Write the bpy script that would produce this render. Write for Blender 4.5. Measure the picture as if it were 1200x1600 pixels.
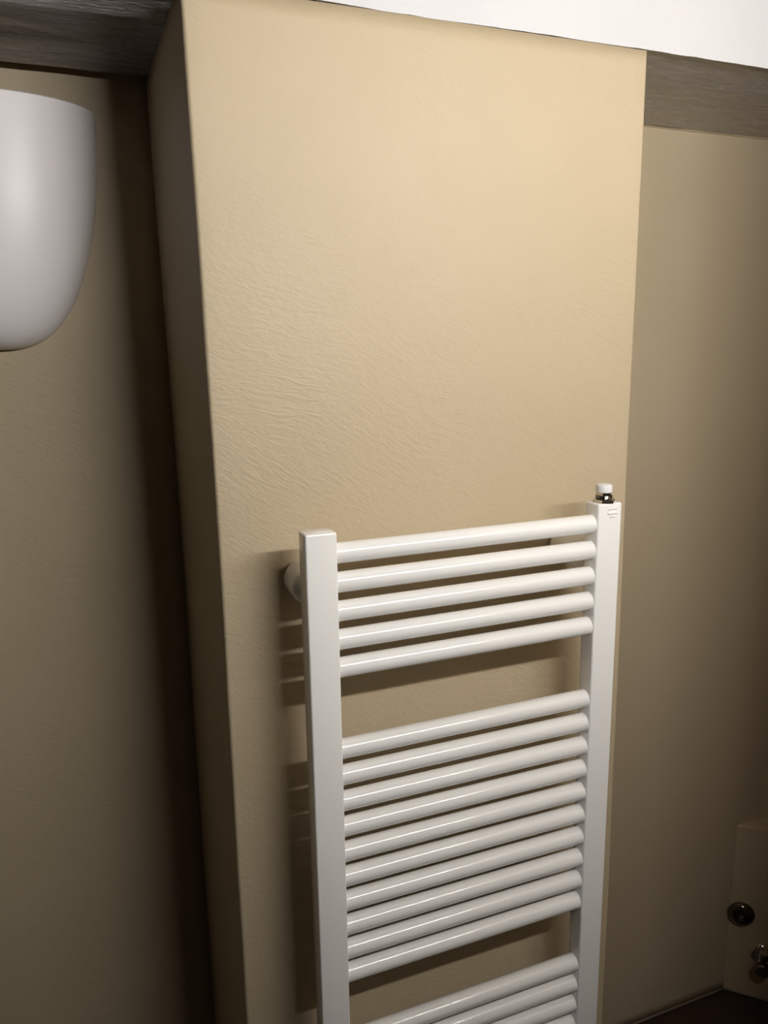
import bpy, bmesh, math, random
from mathutils import Vector, Matrix, noise

for o in list(bpy.data.objects):
    bpy.data.objects.remove(o, do_unlink=True)
scene = bpy.context.scene
COL = scene.collection

# ------------------------------------------------------------------ camera
F0 = 1.41                       # height of the radiator top above the floor (metres)
YAW, PITCH, ROLL = 0.3797, 0.2087, 0.0149
CAM = Vector((-0.2519, -0.8854, 0.2211 + F0))
FPX = 1240.75                   # focal length in pixels of the 1200 x 1600 frame
fw = Vector((math.sin(YAW) * math.cos(PITCH), math.cos(YAW) * math.cos(PITCH), -math.sin(PITCH)))
rt = Vector((math.cos(YAW), -math.sin(YAW), 0.0))
dn = fw.cross(rt)
c_, s_ = math.cos(ROLL), math.sin(ROLL)
rt, dn = c_ * rt + s_ * dn, -s_ * rt + c_ * dn
cam_data = bpy.data.cameras.new('camera')
cam_data.sensor_fit = 'VERTICAL'
cam_data.sensor_height = 36.0
cam_data.lens = FPX / 1600.0 * 36.0
cam_data.clip_start = 0.01
cam = bpy.data.objects.new('camera', cam_data)
COL.objects.link(cam)
m3 = Matrix((rt, -dn, -fw)).transposed()
cam.matrix_world = Matrix.Translation(CAM) @ m3.to_4x4()
scene.camera = cam

# ------------------------------------------------------------------ world, exposure
world = bpy.data.worlds.new('world')
scene.world = world
world.use_nodes = True
bgn = world.node_tree.nodes['Background']
bgn.inputs['Color'].default_value = (1.0, 0.86, 0.72, 1)
bgn.inputs['Strength'].default_value = 0.012
scene.view_settings.view_transform = 'Standard'
scene.view_settings.look = 'None'
scene.view_settings.gamma = 1.0
scene.view_settings.use_curve_mapping = False
scene.view_settings.exposure = 0.0
LAMP_STRENGTH = 174.0           # the light bar over the mirror, the only lamp switched on

# ------------------------------------------------------------------ materials
def new_mat(name):
    m = bpy.data.materials.new(name)
    m.use_nodes = True
    nt = m.node_tree
    return m, nt, nt.nodes['Principled BSDF']

def simple(name, col, rough=0.5, metal=0.0, spec=0.5, coat=0.0):
    m, nt, b = new_mat(name)
    b.inputs['Base Color'].default_value = (*col, 1)
    b.inputs['Roughness'].default_value = rough
    b.inputs['Metallic'].default_value = metal
    b.inputs['Specular IOR Level'].default_value = spec
    b.inputs['Coat Weight'].default_value = coat
    return m

def N(nt, typ, **kw):
    n = nt.nodes.new(typ)
    for k, v in kw.items():
        setattr(n, k, v)
    return n

def noise_n(nt, vec, scale, detail=3.0, rough=0.5, distortion=0.0):
    n = N(nt, 'ShaderNodeTexNoise')
    n.inputs['Scale'].default_value = scale
    n.inputs['Detail'].default_value = detail
    n.inputs['Roughness'].default_value = rough
    n.inputs['Distortion'].default_value = distortion
    nt.links.new(vec, n.inputs['Vector'])
    return n

def mapping(nt, src, scale=(1, 1, 1), rot=(0, 0, 0)):
    mp = N(nt, 'ShaderNodeMapping')
    mp.inputs['Scale'].default_value = scale
    mp.inputs['Rotation'].default_value = rot
    nt.links.new(src, mp.inputs['Vector'])
    return mp.outputs['Vector']

def ramp(nt, src, p0, p1, c0=(0, 0, 0, 1), c1=(1, 1, 1, 1)):
    r = N(nt, 'ShaderNodeValToRGB')
    r.color_ramp.elements[0].position = p0
    r.color_ramp.elements[1].position = p1
    r.color_ramp.elements[0].color = c0
    r.color_ramp.elements[1].color = c1
    nt.links.new(src, r.inputs['Fac'])
    return r.outputs['Color']

def math_n(nt, op, a, b):
    n = N(nt, 'ShaderNodeMath', operation=op)
    for i, v in enumerate((a, b)):
        if isinstance(v, (int, float)):
            n.inputs[i].default_value = v
        else:
            nt.links.new(v, n.inputs[i])
    return n.outputs[0]

def painted_plaster(name, col_a, col_b, rough, stroke=1.0):
    """hand-painted plaster: broad tone drift, trowel/brush ridges, tiny pits"""
    m, nt, b = new_mat(name)
    tc = N(nt, 'ShaderNodeTexCoord').outputs['Object']
    big = noise_n(nt, tc, 3.2, 4, 0.55)
    mix = N(nt, 'ShaderNodeMix', data_type='RGBA')
    mix.inputs['A'].default_value = (*col_a, 1)
    mix.inputs['B'].default_value = (*col_b, 1)
    nt.links.new(ramp(nt, big.outputs['Fac'], 0.35, 0.68), mix.inputs['Factor'])
    nt.links.new(mix.outputs['Result'], b.inputs['Base Color'])
    b.inputs['Roughness'].default_value = rough
    # brush ridges in two directions, fading in and out over the wall
    v1 = mapping(nt, mapping(nt, tc, rot=(0, math.radians(-33), 0)), (42, 42, 210))
    v2 = mapping(nt, mapping(nt, tc, rot=(0, math.radians(-14), 0)), (36, 36, 190))
    n1 = noise_n(nt, v1, 1.0, 3, 0.5, 0.9)
    n2 = noise_n(nt, v2, 1.0, 3, 0.5, 0.9)
    fade = ramp(nt, noise_n(nt, tc, 2.3, 3).outputs['Fac'], 0.33, 0.60)
    mask = ramp(nt, noise_n(nt, tc, 5.0, 2).outputs['Fac'], 0.42, 0.62)
    m2 = N(nt, 'ShaderNodeMix', data_type='FLOAT')
    nt.links.new(mask, m2.inputs['Factor'])
    nt.links.new(n1.outputs['Fac'], m2.inputs['A'])
    nt.links.new(n2.outputs['Fac'], m2.inputs['B'])
    grit = noise_n(nt, tc, 260, 3, 0.6)
    lump = noise_n(nt, tc, 38, 3, 0.6)
    h = math_n(nt, 'MULTIPLY', m2.outputs['Result'], math_n(nt, 'ADD', 0.15, fade))
    h = math_n(nt, 'ADD', h, math_n(nt, 'MULTIPLY', grit.outputs['Fac'], 0.20))
    h = math_n(nt, 'ADD', h, math_n(nt, 'MULTIPLY', lump.outputs['Fac'], 0.9))
    bp = N(nt, 'ShaderNodeBump')
    bp.inputs['Strength'].default_value = 0.95 * stroke
    bp.inputs['Distance'].default_value = 0.0011
    nt.links.new(h, bp.inputs['Height'])
    nt.links.new(bp.outputs['Normal'], b.inputs['Normal'])
    return m

def painted_timber(name, col_a, col_b, rough):
    m, nt, b = new_mat(name)
    tc = N(nt, 'ShaderNodeTexCoord').outputs['Object']
    vg = mapping(nt, tc, (13, 120, 120))
    g = noise_n(nt, vg, 1.0, 5, 0.65, 0.6)
    mix = N(nt, 'ShaderNodeMix', data_type='RGBA')
    mix.inputs['A'].default_value = (*col_a, 1)
    mix.inputs['B'].default_value = (*col_b, 1)
    nt.links.new(ramp(nt, g.outputs['Fac'], 0.3, 0.72), mix.inputs['Factor'])
    # pale flecks where the plaster was splashed
    vf = mapping(nt, tc, (60, 240, 240))
    fl = noise_n(nt, vf, 1.0, 2, 0.5, 0.3)
    mix2 = N(nt, 'ShaderNodeMix', data_type='RGBA')
    nt.links.new(ramp(nt, fl.outputs['Fac'], 0.66, 0.70), mix2.inputs['Factor'])
    nt.links.new(mix.outputs['Result'], mix2.inputs['A'])
    mix2.inputs['B'].default_value = (0.60, 0.54, 0.49, 1)
    nt.links.new(mix2.outputs['Result'], b.inputs['Base Color'])
    b.inputs['Roughness'].default_value = rough
    h = math_n(nt, 'ADD', g.outputs['Fac'], math_n(nt, 'MULTIPLY', fl.outputs['Fac'], 1.2))
    bp = N(nt, 'ShaderNodeBump')
    b.inputs['Coat Weight'].default_value = 0.9
    b.inputs['Coat Roughness'].default_value = 0.25
    bp.inputs['Strength'].default_value = 0.8
    bp.inputs['Distance'].default_value = 0.005
    nt.links.new(h, bp.inputs['Height'])
    nt.links.new(bp.outputs['Normal'], b.inputs['Normal'])
    return m

def enamel(name, col, rough, bump=0.03):
    m, nt, b = new_mat(name)
    tc = N(nt, 'ShaderNodeTexCoord').outputs['Object']
    b.inputs['Base Color'].default_value = (*col, 1)
    b.inputs['Roughness'].default_value = rough
    b.inputs['Coat Weight'].default_value = 0.5
    b.inputs['Coat Roughness'].default_value = 0.05
    n = noise_n(nt, tc, 70, 2)
    bp = N(nt, 'ShaderNodeBump')
    bp.inputs['Strength'].default_value = bump
    bp.inputs['Distance'].default_value = 0.002
    nt.links.new(n.outputs['Fac'], bp.inputs['Height'])
    nt.links.new(bp.outputs['Normal'], b.inputs['Normal'])
    return m

TAN_A, TAN_B = (0.530, 0.428, 0.285), (0.500, 0.406, 0.264)
M_tan = painted_plaster('tan_painted_plaster', TAN_A, TAN_B, 0.56, 1.0)
M_tan_soft = painted_plaster('tan_painted_plaster_smooth', TAN_A, TAN_B, 0.56, 0.45)
M_white_wall = painted_plaster('white_painted_plaster', (0.63, 0.625, 0.635), (0.68, 0.672, 0.682), 0.55, 0.7)
M_timber = painted_timber('brown_painted_timber', (0.195, 0.180, 0.178), (0.420, 0.388, 0.382), 0.36)
M_floor = painted_plaster('dark_brown_floor', (0.030, 0.016, 0.010), (0.045, 0.024, 0.014), 0.45, 0.3)
M_bead = simple('grey_brown_sealant', (0.19, 0.15, 0.11), 0.6)
M_enamel = enamel('white_radiator_enamel', (0.92, 0.905, 0.875), 0.15, 0.004)
M_ceramic = simple('white_glazed_ceramic', (0.93, 0.885, 0.875), 0.40)
M_chrome = simple('chrome', (0.62, 0.60, 0.57), 0.10, 1.0)
M_chrome_dark = simple('dark_chrome', (0.16, 0.14, 0.12), 0.13, 1.0)
M_plastic = simple('white_plastic', (0.82, 0.81, 0.80), 0.35)
M_dark_wall = simple('brown_wall_paint', (0.10, 0.075, 0.055), 0.7)
M_steel = simple('brushed_steel', (0.45, 0.44, 0.42), 0.35, 1.0)
M_black = simple('black_bakelite', (0.02, 0.02, 0.02), 0.5)
def glow(name, strength):
    m, nt, b = new_mat(name)
    b.inputs['Base Color'].default_value = (0.9, 0.9, 0.9, 1)
    b.inputs['Emission Color'].default_value = (1.0, 0.98, 0.955, 1)
    b.inputs['Emission Strength'].default_value = strength
    return m
M_glow = glow('lit_diffuser', LAMP_STRENGTH)
M_glow_dim = glow('lit_diffuser_dimmed', LAMP_STRENGTH * 0.62)  # made-up weaker half of the bar, balances the light between the walls

# ------------------------------------------------------------------ helpers
def link_mesh(name, bm, mat, parent=None, smooth=True):
    bmesh.ops.recalc_face_normals(bm, faces=bm.faces)
    me = bpy.data.meshes.new(name)
    bm.to_mesh(me)
    bm.free()
    if smooth:
        for p in me.polygons:
            p.use_smooth = True
    me.materials.append(mat)
    o = bpy.data.objects.new(name, me)
    COL.objects.link(o)
    if parent is not None:
        o.parent = parent
    return o

def auto_smooth(o, deg=35):
    o.data.set_sharp_from_angle(angle=math.radians(deg))
    return o

def thing(name, loc, label, cat, group=None):
    o = bpy.data.objects.new(name, None)
    o.empty_display_size = 0.05
    o.location = loc
    COL.objects.link(o)
    o['label'] = label
    o['category'] = cat
    if group:
        o['group'] = group
    return o

def structure(o, label, cat):
    o['kind'] = 'structure'
    o['label'] = label
    o['category'] = cat
    return o

def bm_box(bm, x0, x1, y0, y1, z0, z1, bevel=0.0, seg=3):
    r = bmesh.ops.create_cube(bm, size=1.0)
    for v in r['verts']:
        v.co = Vector(((x0 + x1) / 2 + v.co.x * (x1 - x0), (y0 + y1) / 2 + v.co.y * (y1 - y0), (z0 + z1) / 2 + v.co.z * (z1 - z0)))
    if bevel:
        es = list({e for v in r['verts'] for e in v.link_edges})
        bmesh.ops.bevel(bm, geom=es, offset=bevel, segments=seg, profile=0.5, affect='EDGES')

def bm_lathe(bm, prof, origin, axis, n=32, closed=True):
    """prof: list of (radius, distance along axis)"""
    axis = Vector(axis).normalized()
    u = axis.orthogonal().normalized()
    w = axis.cross(u)
    rings = []
    for r, h in prof:
        c = Vector(origin) + axis * h
        if r < 1e-6:
            rings.append([bm.verts.new(c)])
        else:
            rings.append([bm.verts.new(c + u * (r * math.cos(2 * math.pi * i / n)) + w * (r * math.sin(2 * math.pi * i / n))) for i in range(n)])
    for a, b in zip(rings, rings[1:]):
        for i in range(n):
            j = (i + 1) % n
            if len(a) == 1 and len(b) == 1:
                continue
            if len(a) == 1:
                bm.faces.new((a[0], b[i], b[j]))
            elif len(b) == 1:
                bm.faces.new((a[i], a[j], b[0]))
            else:
                bm.faces.new((a[i], a[j], b[j], b[i]))
    if closed:
        for ring in (rings[0], rings[-1]):
            if len(ring) > 2:
                bm.faces.new(ring)

def plan_wall(path, z0, z1, dz, amp, scale, seed, back):
    """wall swept up from a plan polyline, slightly uneven like hand-laid plaster;
    `back` closes the plan behind so that the wall is a solid"""
    bm = bmesh.new()
    nz = max(1, int(round((z1 - z0) / dz)))
    rows = []
    for k in range(nz + 1):
        z = z0 + (z1 - z0) * k / nz
        row = []
        for i, (x, y) in enumerate(path):
            a = path[max(0, i - 1)]
            b = path[min(len(path) - 1, i + 1)]
            t = Vector((b[0] - a[0], b[1] - a[1], 0))
            nrm = Vector((t.y, -t.x, 0)).normalized()
            p = Vector((x, y, z))
            d = amp * (noise.noise((p + Vector((seed, 0, 0))) * scale) + 0.4 * noise.noise((p + Vector((0, seed, 0))) * scale * 3.1))
            row.append(bm.verts.new(p + nrm * d))
        rows.append(row)
    for a, b in zip(rows, rows[1:]):
        for i in range(len(path) - 1):
            bm.faces.new((a[i], a[i + 1], b[i + 1], b[i]))
    if back:
        bb = [bm.verts.new((x, y, z0)) for x, y in back]
        tt = [bm.verts.new((x, y, z1)) for x, y in back]
        for i in range(len(back) - 1):
            bm.faces.new((bb[i], bb[i + 1], tt[i + 1], tt[i]))
        colb = [r[-1] for r in rows]
        bm.faces.new(colb + [tt[0], bb[0]])
        cola = [r[0] for r in rows]
        bm.faces.new(cola + [tt[-1], bb[-1]])
        bm.faces.new(rows[-1] + tt)
        bm.faces.new(rows[0] + bb)
    return bm

def subdiv_line(a, b, step):
    n = max(1, int(round(math.dist(a, b) / step)))
    return [(a[0] + (b[0] - a[0]) * i / n, a[1] + (b[1] - a[1]) * i / n) for i in range(n + 1)]

def arc(cx, cy, r, a0, a1, n=6):
    return [(cx + r * math.cos(math.radians(a0 + (a1 - a0) * i / n)), cy + r * math.sin(math.radians(a0 + (a1 - a0) * i / n))) for i in range(n + 1)]

# ------------------------------------------------------------------ the setting
XL, XR, YP = -0.0855, 0.5539, 0.105       # the pier: left and right edge, front plane
ZT = F0 + 0.6162                          # underside of the lintels = top of the tan paint
YL, YR = 0.472, 0.412                     # back walls of the left and right recess
CEIL = 2.60

# pier (chimney breast)
r_ = 0.005
path = subdiv_line((XL, 0.62), (XL, YP + r_), 0.02)[:-1] + arc(XL + r_, YP + r_, r_, 180, 270) + subdiv_line((XL + r_, YP), (XR - r_, YP), 0.02)[1:-1] + arc(XR - r_, YP + r_, r_, 270, 360) + subdiv_line((XR, YP + r_), (XR, 0.62), 0.03)[1:]
bm = plan_wall(path, 0.0, ZT, 0.02, 0.0009, 6.0, 3.7, [(XR, 0.64), (XL, 0.64)])
# the arrises are not quite plumb: (height, x) of the left and of the right edge
LEFT = [(0.0, -0.0848), (F0 - 0.435, -0.0850), (F0 - 0.07, -0.0840), (F0 + 0.252, -0.0867), (F0 + 0.466, -0.0890), (ZT, -0.0903)]
RIGHT = [(0.0, 0.5585), (F0 - 0.73, 0.5572), (F0 - 0.368, 0.5546), (F0 + 0.061, 0.5520), (ZT, 0.5515)]
def edge_x(tab, z):
    for (za, xa), (zb, xb) in zip(tab, tab[1:]):
        if z <= zb:
            return xa + (xb - xa) * max(0.0, z - za) / (zb - za)
    return tab[-1][1]
for v in bm.verts:
    f = (v.co.x - XL) / (XR - XL)
    v.co.x += (edge_x(LEFT, v.co.z) - XL) * (1 - f) + (edge_x(RIGHT, v.co.z) - XR) * f
pier = link_mesh('wall_pier', bm, M_tan)
structure(pier, 'tan painted plaster pier jutting out behind the towel radiator', 'wall')

# back wall of the left recess
path = subdiv_line((-1.30, YL), (XL + 0.006, YL), 0.03)
wl = link_mesh('wall_left', plan_wall(path, 0.0, ZT + 0.16, 0.03, 0.0015, 4.0, 9.1, [(XL + 0.006, 0.60), (-1.30, 0.60)]), M_tan_soft)
structure(wl, 'shadowed tan wall set back beside the pier, carrying the white lamp', 'wall')

# back wall and side of the right alcove, with a rounded inner corner
XC = 1.268
path = subdiv_line((XR - 0.006, YR), (XC - 0.02, YR), 0.03) + arc(XC - 0.02, YR - 0.045, 0.045, 90, 30)[1:] + [(1.300, 0.355), (1.36, 0.24), (1.42, 0.12), (1.46, 0.0), (1.47, -0.1)]
wr = link_mesh('wall_right', plan_wall(path, 0.0, ZT + 0.10, 0.03, 0.0012, 4.0, 5.3, [(1.60, -0.1), (1.60, 0.60), (XR - 0.006, 0.60)]), M_tan_soft)
structure(wr, 'tan back wall of the alcove behind the pier with rounded corner', 'wall')

# white wall above the paint line, a little proud, with a hand-cut lower edge
bm = bmesh.new()
nx = 150
x0, x1 = -1.30, 1.60
rows = []
for zi in range(9):
    row = []
    for i in range(nx + 1):
        x = x0 + (x1 - x0) * i / nx
        e = 0.0022 * noise.noise(Vector((x * 7, 1.3, 0))) + 0.0012 * noise.noise(Vector((x * 29, 4.0, 0)))
        zb = ZT + e + 0.0005
        z = zb + (CEIL - zb) * (zi / 8.0) ** 1.6
        d = 0.0010 * noise.noise(Vector((x * 9, z * 9, 2.0)))
        row.append(bm.verts.new((x, YP - 0.0009 + d, z)))
    rows.append(row)
for a, b in zip(rows, rows[1:]):
    for i in range(nx):
        bm.faces.new((a[i], a[i + 1], b[i + 1], b[i]))
under = [bm.verts.new((v.co.x, YP + 0.012, ZT + 0.004)) for v in rows[0]]
for i in range(nx):
    bm.faces.new((rows[0][i + 1], rows[0][i], under[i], under[i + 1]))
ww = auto_smooth(link_mesh('wall_upper', bm, M_white_wall), 30)
structure(ww, 'white painted wall above the tan pier and the brown lintels', 'wall')

# lintels: rough brown painted timber soffits over the two recesses
def timber(name, x0, x1, prof, seed, parent=None, amp=0.0016):
    """prof: (y, z) underside profile from front to back; solid 0.1 m thick"""
    bm = bmesh.new()
    nx = int((x1 - x0) / 0.012)
    pts = []
    for a, b in zip(prof, prof[1:]):
        n = max(1, int(round(math.dist(a, b) / 0.008)))
        for i in range(n):
            pts.append((a[0] + (b[0] - a[0]) * i / n, a[1] + (b[1] - a[1]) * i / n))
    pts.append(prof[-1])
    grid = []
    for i in range(nx + 1):
        x = x0 + (x1 - x0) * i / nx
        row = []
        for j, (y, z) in enumerate(pts):
            q = Vector((x * 5 + seed, y * 38, z * 20))
            d = amp * noise.noise(q) + amp * 0.7 * noise.noise(Vector((x * 17 + seed, y * 110, 0)))
            ey = 0.003 * noise.noise(Vector((x * 11, seed, 0))) if j in (0, len(pts) - 1) else 0
            row.append(bm.verts.new((x, y + (ey if j else ey * 0.3), z + d)))
        ztop = ZT + 0.10
        row.append(bm.verts.new((x, pts[-1][0], ztop)))
        row.append(bm.verts.new((x, pts[0][0], ztop)))
        grid.append(row)
    L = len(grid[0])
    for a, b in zip(grid, grid[1:]):
        for j in range(L):
            k = (j + 1) % L
            bm.faces.new((a[j], a[k], b[k], b[j]))
    bm.faces.new(grid[0])
    bm.faces.new(grid[-1])
    o = link_mesh(name, bm, M_timber, parent)
    return auto_smooth(o, 50)

t1 = thing('trim_1', (0, 0, 0), 'dark brown timber lintel above the white wall lamp', 'lintel')
t1['kind'] = 'structure'
zs = ZT - 0.002
timber('front_timber', -1.30, XL + 0.004, [(YP + 0.003, zs + 0.022), (YP + 0.05, zs + 0.014), (0.222, zs + 0.001), (0.232, zs + 0.001), (0.239, zs + 0.006), (0.242, zs + 0.016)], 2.2, t1)
timber('rear_timber', -1.30, XL + 0.004, [(0.243, zs + 0.011), (0.28, zs + 0.011), (0.34, zs + 0.009), (0.41, zs + 0.003), (0.438, zs), (0.447, zs + 0.004)], 7.9, t1)
t2 = timber('trim_2', XR - 0.006, 1.50, [(YP + 0.003, zs + 0.004), (YP + 0.10, zs + 0.001), (0.30, zs - 0.001), (YR + 0.001, zs - 0.002)], 4.4)
structure(t2, 'grey brown rough timber lintel above the alcove right of the pier', 'lintel')

# sealant bead where the alcove wall meets the lintel
def bead(name, pts, r, mat, seed, label):
    bm = bmesh.new()
    rings = []
    for i, p in enumerate(pts):
        a = Vector(pts[max(0, i - 1)])
        b = Vector(pts[min(len(pts) - 1, i + 1)])
        t = (b - a).normalized()
        u = Vector((0, 0, 1))
        w = t.cross(u).normalized()
        rr = r * (1 + 0.35 * noise.noise(Vector((i * 0.7, seed, 0))))
        rings.append([bm.verts.new(Vector(p) + u * rr * math.sin(k * math.pi / 4) + w * rr * math.cos(k * math.pi / 4)) for k in range(8)])
    for a, b in zip(rings, rings[1:]):
        for k in range(8):
            bm.faces.new((a[k], a[(k + 1) % 8], b[(k + 1) % 8], b[k]))
    bm.faces.new(rings[0])
    bm.faces.new(rings[-1])
    o = link_mesh(name, bm, mat)
    structure(o, label, 'trim')
    return o

bead('trim_3', [(XR + 0.002 + i * 0.02, YR, zs - 0.001) for i in range(36)], 0.004, M_tan_soft, 1.0,
     'tan plaster bead along the joint of alcove wall and brown lintel')

# floor, ceiling, and the walls behind the viewpoint
bm = bmesh.new()
bm_box(bm, -1.30, 1.60, -1.10, 0.62, -0.08, 0.0)
fl = link_mesh('floor', bm, M_floor, smooth=False)
structure(fl, 'dark brown floor at the foot of the alcove wall', 'floor')
bm = bmesh.new()
bm_box(bm, -1.30, 1.60, -1.10, 0.62, CEIL, CEIL + 0.06)
ce = link_mesh('ceiling', bm, M_dark_wall, smooth=False)
structure(ce, 'dark brown boarded ceiling over the small washroom', 'ceiling')
bm = bmesh.new()
bm_box(bm, 0.0, 0.885, -1.10, -1.015, 0.0, CEIL)
wb = link_mesh('wall_back', bm, M_dark_wall, smooth=False)
structure(wb, 'brown wall opposite the pier, carrying the light bar', 'wall')
bm = bmesh.new()
bm_box(bm, 0.885, 1.60, -1.10, -0.10, 0.0, CEIL)
wn = link_mesh('wall_side', bm, M_tan_soft, smooth=False)
structure(wn, 'brown wall corner in front of the alcove', 'wall')

# light bar above the mirror, opposite the pier (the lamp that lights the room)
lb = thing('light_bar', (0.450, -1.015, F0 + 0.525), 'long slim lit light bar on the wall opposite the pier', 'lamp')
bm = bmesh.new()
bm_box(bm, -0.400, 0.400, 0.0, 0.035, 0.0, 0.06, 0.004)
auto_smooth(link_mesh('housing', bm, M_steel, lb))
# invented split: right half dimmed so more light reaches the left wall
for xa, xb, mt in ((-0.390, 0.015, M_glow), (0.025, 0.390, M_glow_dim)):
    bm = bmesh.new()
    bm_box(bm, xa, xb, -0.0015, 0.0015, -0.023, 0.023, 0.0012, 2)
    dif = auto_smooth(link_mesh('diffuser', bm, mt, lb))
    dif.location = (0, 0.0415, 0.031)
    dif.rotation_euler = (math.radians(7), 0, 0)

# ------------------------------------------------------------------ towel radiator
RW, RD, WR = 0.46, 0.030, 0.0402
TOPZ = F0
BOTZ = F0 - 1.122
rad = thing('towel_radiator', (RW / 2, YP, BOTZ), 'white ladder towel radiator fixed to the front of the tan pier', 'radiator')
def L(x, y, z):                     # world to radiator coordinates
    return Vector((x - RW / 2, y - YP, z - BOTZ))

def rail_bm(x0, x1):
    bm = bmesh.new()
    a = L(x0, 0, BOTZ)
    b = L(x1, RD, TOPZ)
    bm_box(bm, a.x, b.x, a.y, b.y, a.z, b.z)
    es = [e for e in bm.edges]
    bmesh.ops.bevel(bm, geom=es, offset=0.0028, segments=4, profile=0.5, affect='EDGES')
    return bm

rail_l = auto_smooth(link_mesh('side_rail', rail_bm(0.0, WR), M_enamel, rad), 40)
rail_r = auto_smooth(link_mesh('side_rail', rail_bm(RW - WR, RW), M_enamel, rad), 40)
# pressed seam of the welded end on the left rail, paint drip on the right rail
bm = bmesh.new()
a = L(0.010, 0.008, TOPZ); b = L(0.032, 0.0095, TOPZ + 0.0005)
bm_box(bm, a.x, b.x, a.y, b.y, a.z - 0.0005, b.z, 0.0004, 2)
auto_smooth(link_mesh('weld_seam', bm, M_enamel, rail_l))
bm = bmesh.new()
for (xa, xb, za, zb) in ((0.436, 0.452, -0.0155, -0.0130), (0.4395, 0.4485, -0.0200, -0.0185), (0.437, 0.451, -0.0085, -0.0077)):
    a = L(xa, -0.0017, F0 + za); b = L(xb, 0.0006, F0 + zb)
    bm_box(bm, a.x, b.x, a.y, b.y, a.z, b.z, 0.0006, 2)
auto_smooth(link_mesh('paint_drip', bm, M_enamel, rail_r))

TR, TY = 0.0134, 0.0148
bm = bmesh.new()
x_a, x_b = WR - 0.004, RW - WR + 0.004
half = (x_b - x_a) / 2
# round tube with small weld collars where it enters the rails
prof = [(TR, -half), (TR, -half + 0.006), (TR * 0.985, -half + 0.010)] + [(TR * 0.985, -half + 0.010 + (2 * half - 0.02) * i / 12) for i in range(1, 12)] + [(TR * 0.985, half - 0.010), (TR, half - 0.006), (TR, half)]
bm_lathe(bm, prof, (0, 0, 0), (1, 0, 0), 40)
tube0 = None
for k in list(range(0, 5)) + list(range(7, 17)) + list(range(19, 29)):
    if tube0 is None:
        tube0 = auto_smooth(link_mesh('tube', bm, M_enamel, rad), 40)
        t = tube0
    else:
        t = tube0.copy()
        COL.objects.link(t)
    t.location = L((x_a + x_b) / 2, TY, F0 - 0.0300 - 0.0375 * k)

# wall brackets behind the rails: round cup on the wall, chamfered, with a clamp round the rail's back
def bracket(x, z):
    bm = bmesh.new()
    o = L(x, YP + 0.0005, z)
    bm_lathe(bm, [(0.0, 0.0), (0.019, 0.0), (0.0245, 0.006), (0.026, 0.012), (0.026, 0.050), (0.0245, 0.056), (0.018, 0.066), (0.013, 0.0735), (0.0, 0.0735)], o, (0, -1, 0), 32, closed=False)
    return auto_smooth(link_mesh('wall_bracket', bm, M_enamel, rad), 35)
bracket(0.0215, F0 - 0.081)
bracket(0.4330, F0 - 0.081)
bracket(0.0215, BOTZ + 0.10)
bracket(0.4330, BOTZ + 0.10)

# air vent screwed into the top of the right rail
ax, ay = 0.4395, 0.0150
vent = auto_smooth(link_mesh('air_vent', (lambda bm: (bm_lathe(bm, [(0.0, 0.0), (0.0165, 0.0), (0.0165, 0.0025), (0.0150, 0.0045), (0.0112, 0.0055), (0.0108, 0.0140), (0.0, 0.0140)], (0, 0, 0), (0, 0, 1), 6, closed=False), bm)[1])(bmesh.new()), M_chrome, rad), 25)
vent.location = L(ax, ay, TOPZ - 0.0004)
vent['label'] = 'chrome hexagonal air vent with a white cap'
bm = bmesh.new()
bm_lathe(bm, [(0.0, 0.0138), (0.0102, 0.0138), (0.0112, 0.0146), (0.0114, 0.0225), (0.0106, 0.0246), (0.0088, 0.0256), (0.0, 0.0260)], (0, 0, 0), (0, 0, 1), 32, closed=False)
auto_smooth(link_mesh('vent_cap', bm, M_plastic, vent), 40)
bm = bmesh.new()
bm_lathe(bm, [(0.0113, 0.0058), (0.0117, 0.0068), (0.0113, 0.0078), (0.0117, 0.0088), (0.0113, 0.0098)], (0, 0, 0), (0, 0, 1), 32, closed=False)
auto_smooth(link_mesh('thread_ring', bm, M_chrome_dark, vent), 40)

# ------------------------------------------------------------------ ceramic wall lamp
LX, LA, LB = -0.327, 0.159, 0.102       # centre, half width, reach from the wall
LZ0, LZ1 = F0 + 0.220, F0 + 0.5605
lamp = thing('wall_lamp', (LX, YL, LZ0), 'white glazed ceramic half-bowl wall lamp under the dark lintel', 'lamp')
def bowl(inset):
    H = LZ1 - LZ0
    rows = []
    nt_, na = 30, 40
    for k in range(nt_ + 1):
        s = k / nt_
        h = H * (1 - math.cos(s * math.pi / 2)) if s < 1 else H
        u = 1 - h / H                       # 1 at the bottom, 0 at the rim
        f = max(0.0, 1 - u ** 1.97) ** (1 / 2.52)
        a = LA * f
        b = LB * max(0.0, 1 - u ** 3.0) ** (1 / 2.5)
        a = max(a - inset, 0.0005)
        b = max(b - inset, 0.0005)
        rows.append([(a * math.cos(math.pi * i / na), -b * math.sin(math.pi * i / na), h + (inset * (1 - s))) for i in range(na + 1)])
    return rows
bm = bmesh.new()
R1, R2 = bowl(0.0), bowl(0.007)
V1 = [[bm.verts.new(p) for p in r] for r in R1]
V2 = [[bm.verts.new(p) for p in r] for r in R2]
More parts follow.
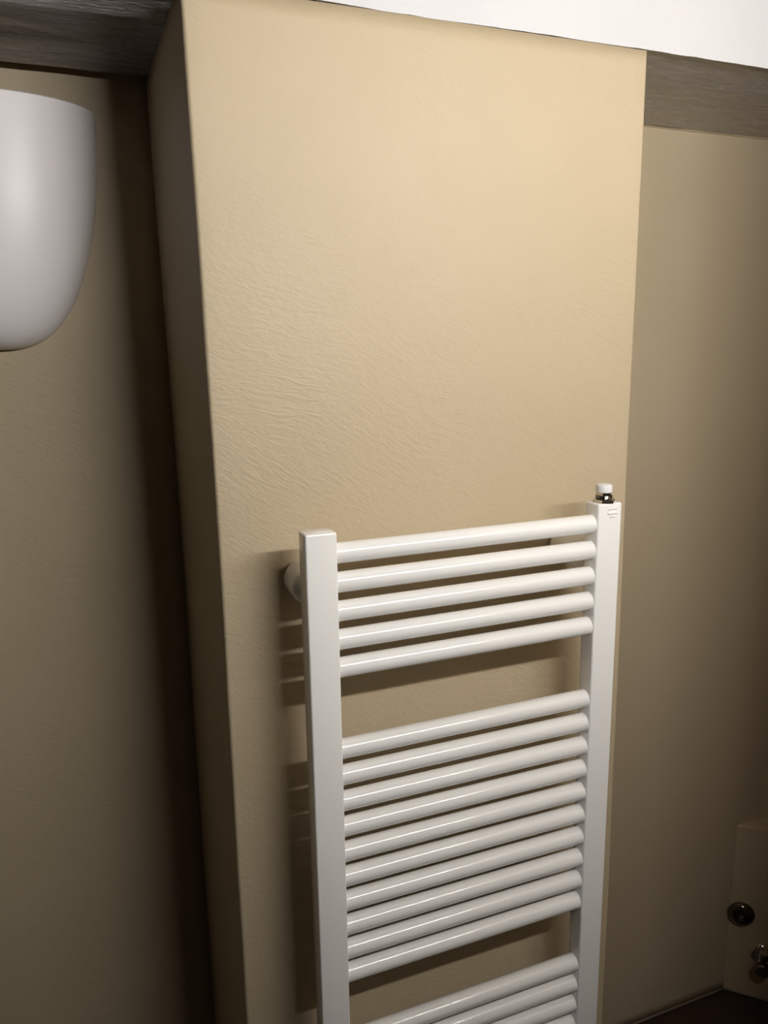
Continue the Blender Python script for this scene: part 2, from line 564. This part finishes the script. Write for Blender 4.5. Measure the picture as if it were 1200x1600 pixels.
# rounded lip between the outside and the inside
lip = []
for p, q in zip(R1[-1], R2[-1]):
    lip.append(bm.verts.new(((p[0] + q[0]) / 2, (p[1] + q[1]) / 2, p[2] + 0.0022)))
for V in (V1, V2):
    for a, b in zip(V, V[1:]):
        for i in range(len(a) - 1):
            bm.faces.new((a[i], a[i + 1], b[i + 1], b[i]))
for i in range(len(lip) - 1):
    bm.faces.new((V1[-1][i], V1[-1][i + 1], lip[i + 1], lip[i]))
    bm.faces.new((lip[i], lip[i + 1], V2[-1][i + 1], V2[-1][i]))
for a, b in zip(range(len(V1) - 1), range(1, len(V1))):
    for i in (0, -1):
        bm.faces.new((V1[a][i], V1[b][i], V2[b][i], V2[a][i]))
bmesh.ops.remove_doubles(bm, verts=bm.verts, dist=0.0003)
shade = auto_smooth(link_mesh('lamp_shade', bm, M_ceramic, lamp), 50)
bm = bmesh.new()
bm_box(bm, -0.05, 0.05, -0.012, 0.0, 0.14, 0.24, 0.003)
plate = auto_smooth(link_mesh('back_plate', bm, M_steel, lamp))
bm = bmesh.new()
bm_lathe(bm, [(0.0, 0.0), (0.018, 0.0), (0.020, 0.01), (0.020, 0.04), (0.0, 0.04)], (0, -0.045, 0.155), (0, 0, 1), 24, closed=False)
bm_box(bm, -0.008, 0.008, -0.045, -0.010, 0.165, 0.180, 0.002)
auto_smooth(link_mesh('bulb_holder', bm, M_black, lamp))
bm = bmesh.new()
bm_lathe(bm, [(0.0, 0.0), (0.012, 0.0), (0.014, 0.012), (0.024, 0.040), (0.026, 0.055), (0.022, 0.070), (0.012, 0.080), (0.0, 0.083)], (0, -0.045, 0.195), (0, 0, 1), 24, closed=False)
auto_smooth(link_mesh('bulb', bm, M_plastic, lamp))

# ------------------------------------------------------------------ boxing across the alcove corner
BX = 1.1825
BT = F0 - 0.941
nd = Vector((-1, -1, 0)).normalized()     # the way the boxing faces
al = Vector((1, -1, 0)).normalized()      # along its face, away from the back wall
box = thing('pipe_boxing', (BX, YR, 0.0), 'low tan pipe boxing cut diagonally across the alcove corner', 'boxing')
def corner_prism(o0, back, z0, z1, bev, step):
    bm = bmesh.new()
    face = [Vector(o0) + al * s for s in (0.0, 0.04, 0.08, 0.12, 0.165)]
    loop = face + [Vector(p) for p in back]
    nz = max(1, int((z1 - z0) / step))
    rows = []
    for k in range(nz + 1):
        z = z0 + (z1 - z0) * k / nz
        rows.append([bm.verts.new((p.x, p.y, z)) for p in loop])
    for a, b in zip(rows, rows[1:]):
        for i in range(len(loop)):
            j = (i + 1) % len(loop)
            bm.faces.new((a[i], a[j], b[j], b[i]))
    top = bm.faces.new(rows[-1])
    bm.faces.new(rows[0])
    if bev:
        es = [e for e in top.edges if e.verts[0].index < 0 or True]
        es = [e for e in top.edges if all((v.co - Vector(o0)).dot(nd) > -0.004 for v in e.verts)]
        bmesh.ops.bevel(bm, geom=es, offset=bev, segments=3, profile=0.5, affect='EDGES')
    return bm
bk = [(0.128, -0.105, 0), (0.112, -0.060, 0), (0.107, -0.035, 0), (0.095, -0.010, 0), (0.080, -0.001, 0)]
auto_smooth(link_mesh('front_panel', corner_prism((0.0, 0.0, 0.0), bk, 0.0, BT - 0.012, 0, 0.2), M_tan_soft, box))
auto_smooth(link_mesh('lid', corner_prism(Vector((0, 0, 0)) + nd * 0.001, bk, BT - 0.0118, BT, 0.004, 0.05), M_tan_soft, box))

# round chrome valve cover on the boxing
def on_box(s, z, out=0.0):
    return Vector((BX, YR, 0)) + al * s + nd * out + Vector((0, 0, z))
cv = thing('valve_cover', on_box(0.026, F0 - 1.170), 'small round dark chrome valve cover on the tan boxing', 'valve')
bm = bmesh.new()
bm_lathe(bm, [(0.0, 0.0005), (0.020, 0.0005), (0.020, 0.010), (0.029, 0.011), (0.0305, 0.014), (0.0295, 0.019), (0.024, 0.0245), (0.014, 0.0280), (0.0, 0.0290)], (0, 0, 0), nd, 40, closed=False)
auto_smooth(link_mesh('cover_dome', bm, M_chrome_dark, cv), 40)
bm = bmesh.new()
bm_lathe(bm, [(0.0, 0.0285), (0.0035, 0.0285), (0.0030, 0.0302), (0.0, 0.0306)], (0, 0, 0), nd, 16, closed=False)
auto_smooth(link_mesh('centre_screw', bm, M_chrome, cv), 40)

# angle valve lower down on the boxing
av = thing('angle_valve', on_box(0.080, F0 - 1.280), 'chrome angle valve with round rosette low on the tan boxing', 'valve')
bm = bmesh.new()
bm_lathe(bm, [(0.0, 0.0005), (0.027, 0.0005), (0.0275, 0.003), (0.022, 0.009), (0.012, 0.011), (0.0, 0.011)], (0, 0, 0), nd, 36, closed=False)
auto_smooth(link_mesh('rosette', bm, M_chrome, av), 40)
bm = bmesh.new()
bm_lathe(bm, [(0.0, 0.010), (0.009, 0.010), (0.009, 0.030), (0.012, 0.031), (0.012, 0.048), (0.0, 0.048)], (0, 0, 0), nd, 24, closed=False)
bm_lathe(bm, [(0.0, 0.0), (0.0085, 0.0), (0.0085, 0.020), (0.010, 0.021), (0.010, 0.034), (0.0, 0.034)], tuple(nd * 0.039), (0, 0, 1), 24, closed=False)
auto_smooth(link_mesh('valve_body', bm, M_chrome, av), 40)
bm = bmesh.new()
bm_lathe(bm, [(0.0, 0.0475), (0.014, 0.0475), (0.018, 0.050), (0.018, 0.062), (0.015, 0.066), (0.0, 0.067)], (0, 0, 0), nd, 10, closed=False)
auto_smooth(link_mesh('handle', bm, M_chrome_dark, av), 30)

# sealant lines at the foot of the alcove wall and of the boxing
bead('baseboard_right', [(XR + 0.002 + i * (BX - XR) / 24, YR - 0.001, 0.003) for i in range(25)], 0.0032, M_bead, 2.0,
     'thin pale sealant line where the alcove wall meets the floor')
bead('baseboard_corner', [tuple(on_box(i * 0.0165, 0.003, 0.001)) for i in range(11)], 0.0032, M_bead, 3.0,
     'thin pale sealant line at the foot of the diagonal pipe boxing')
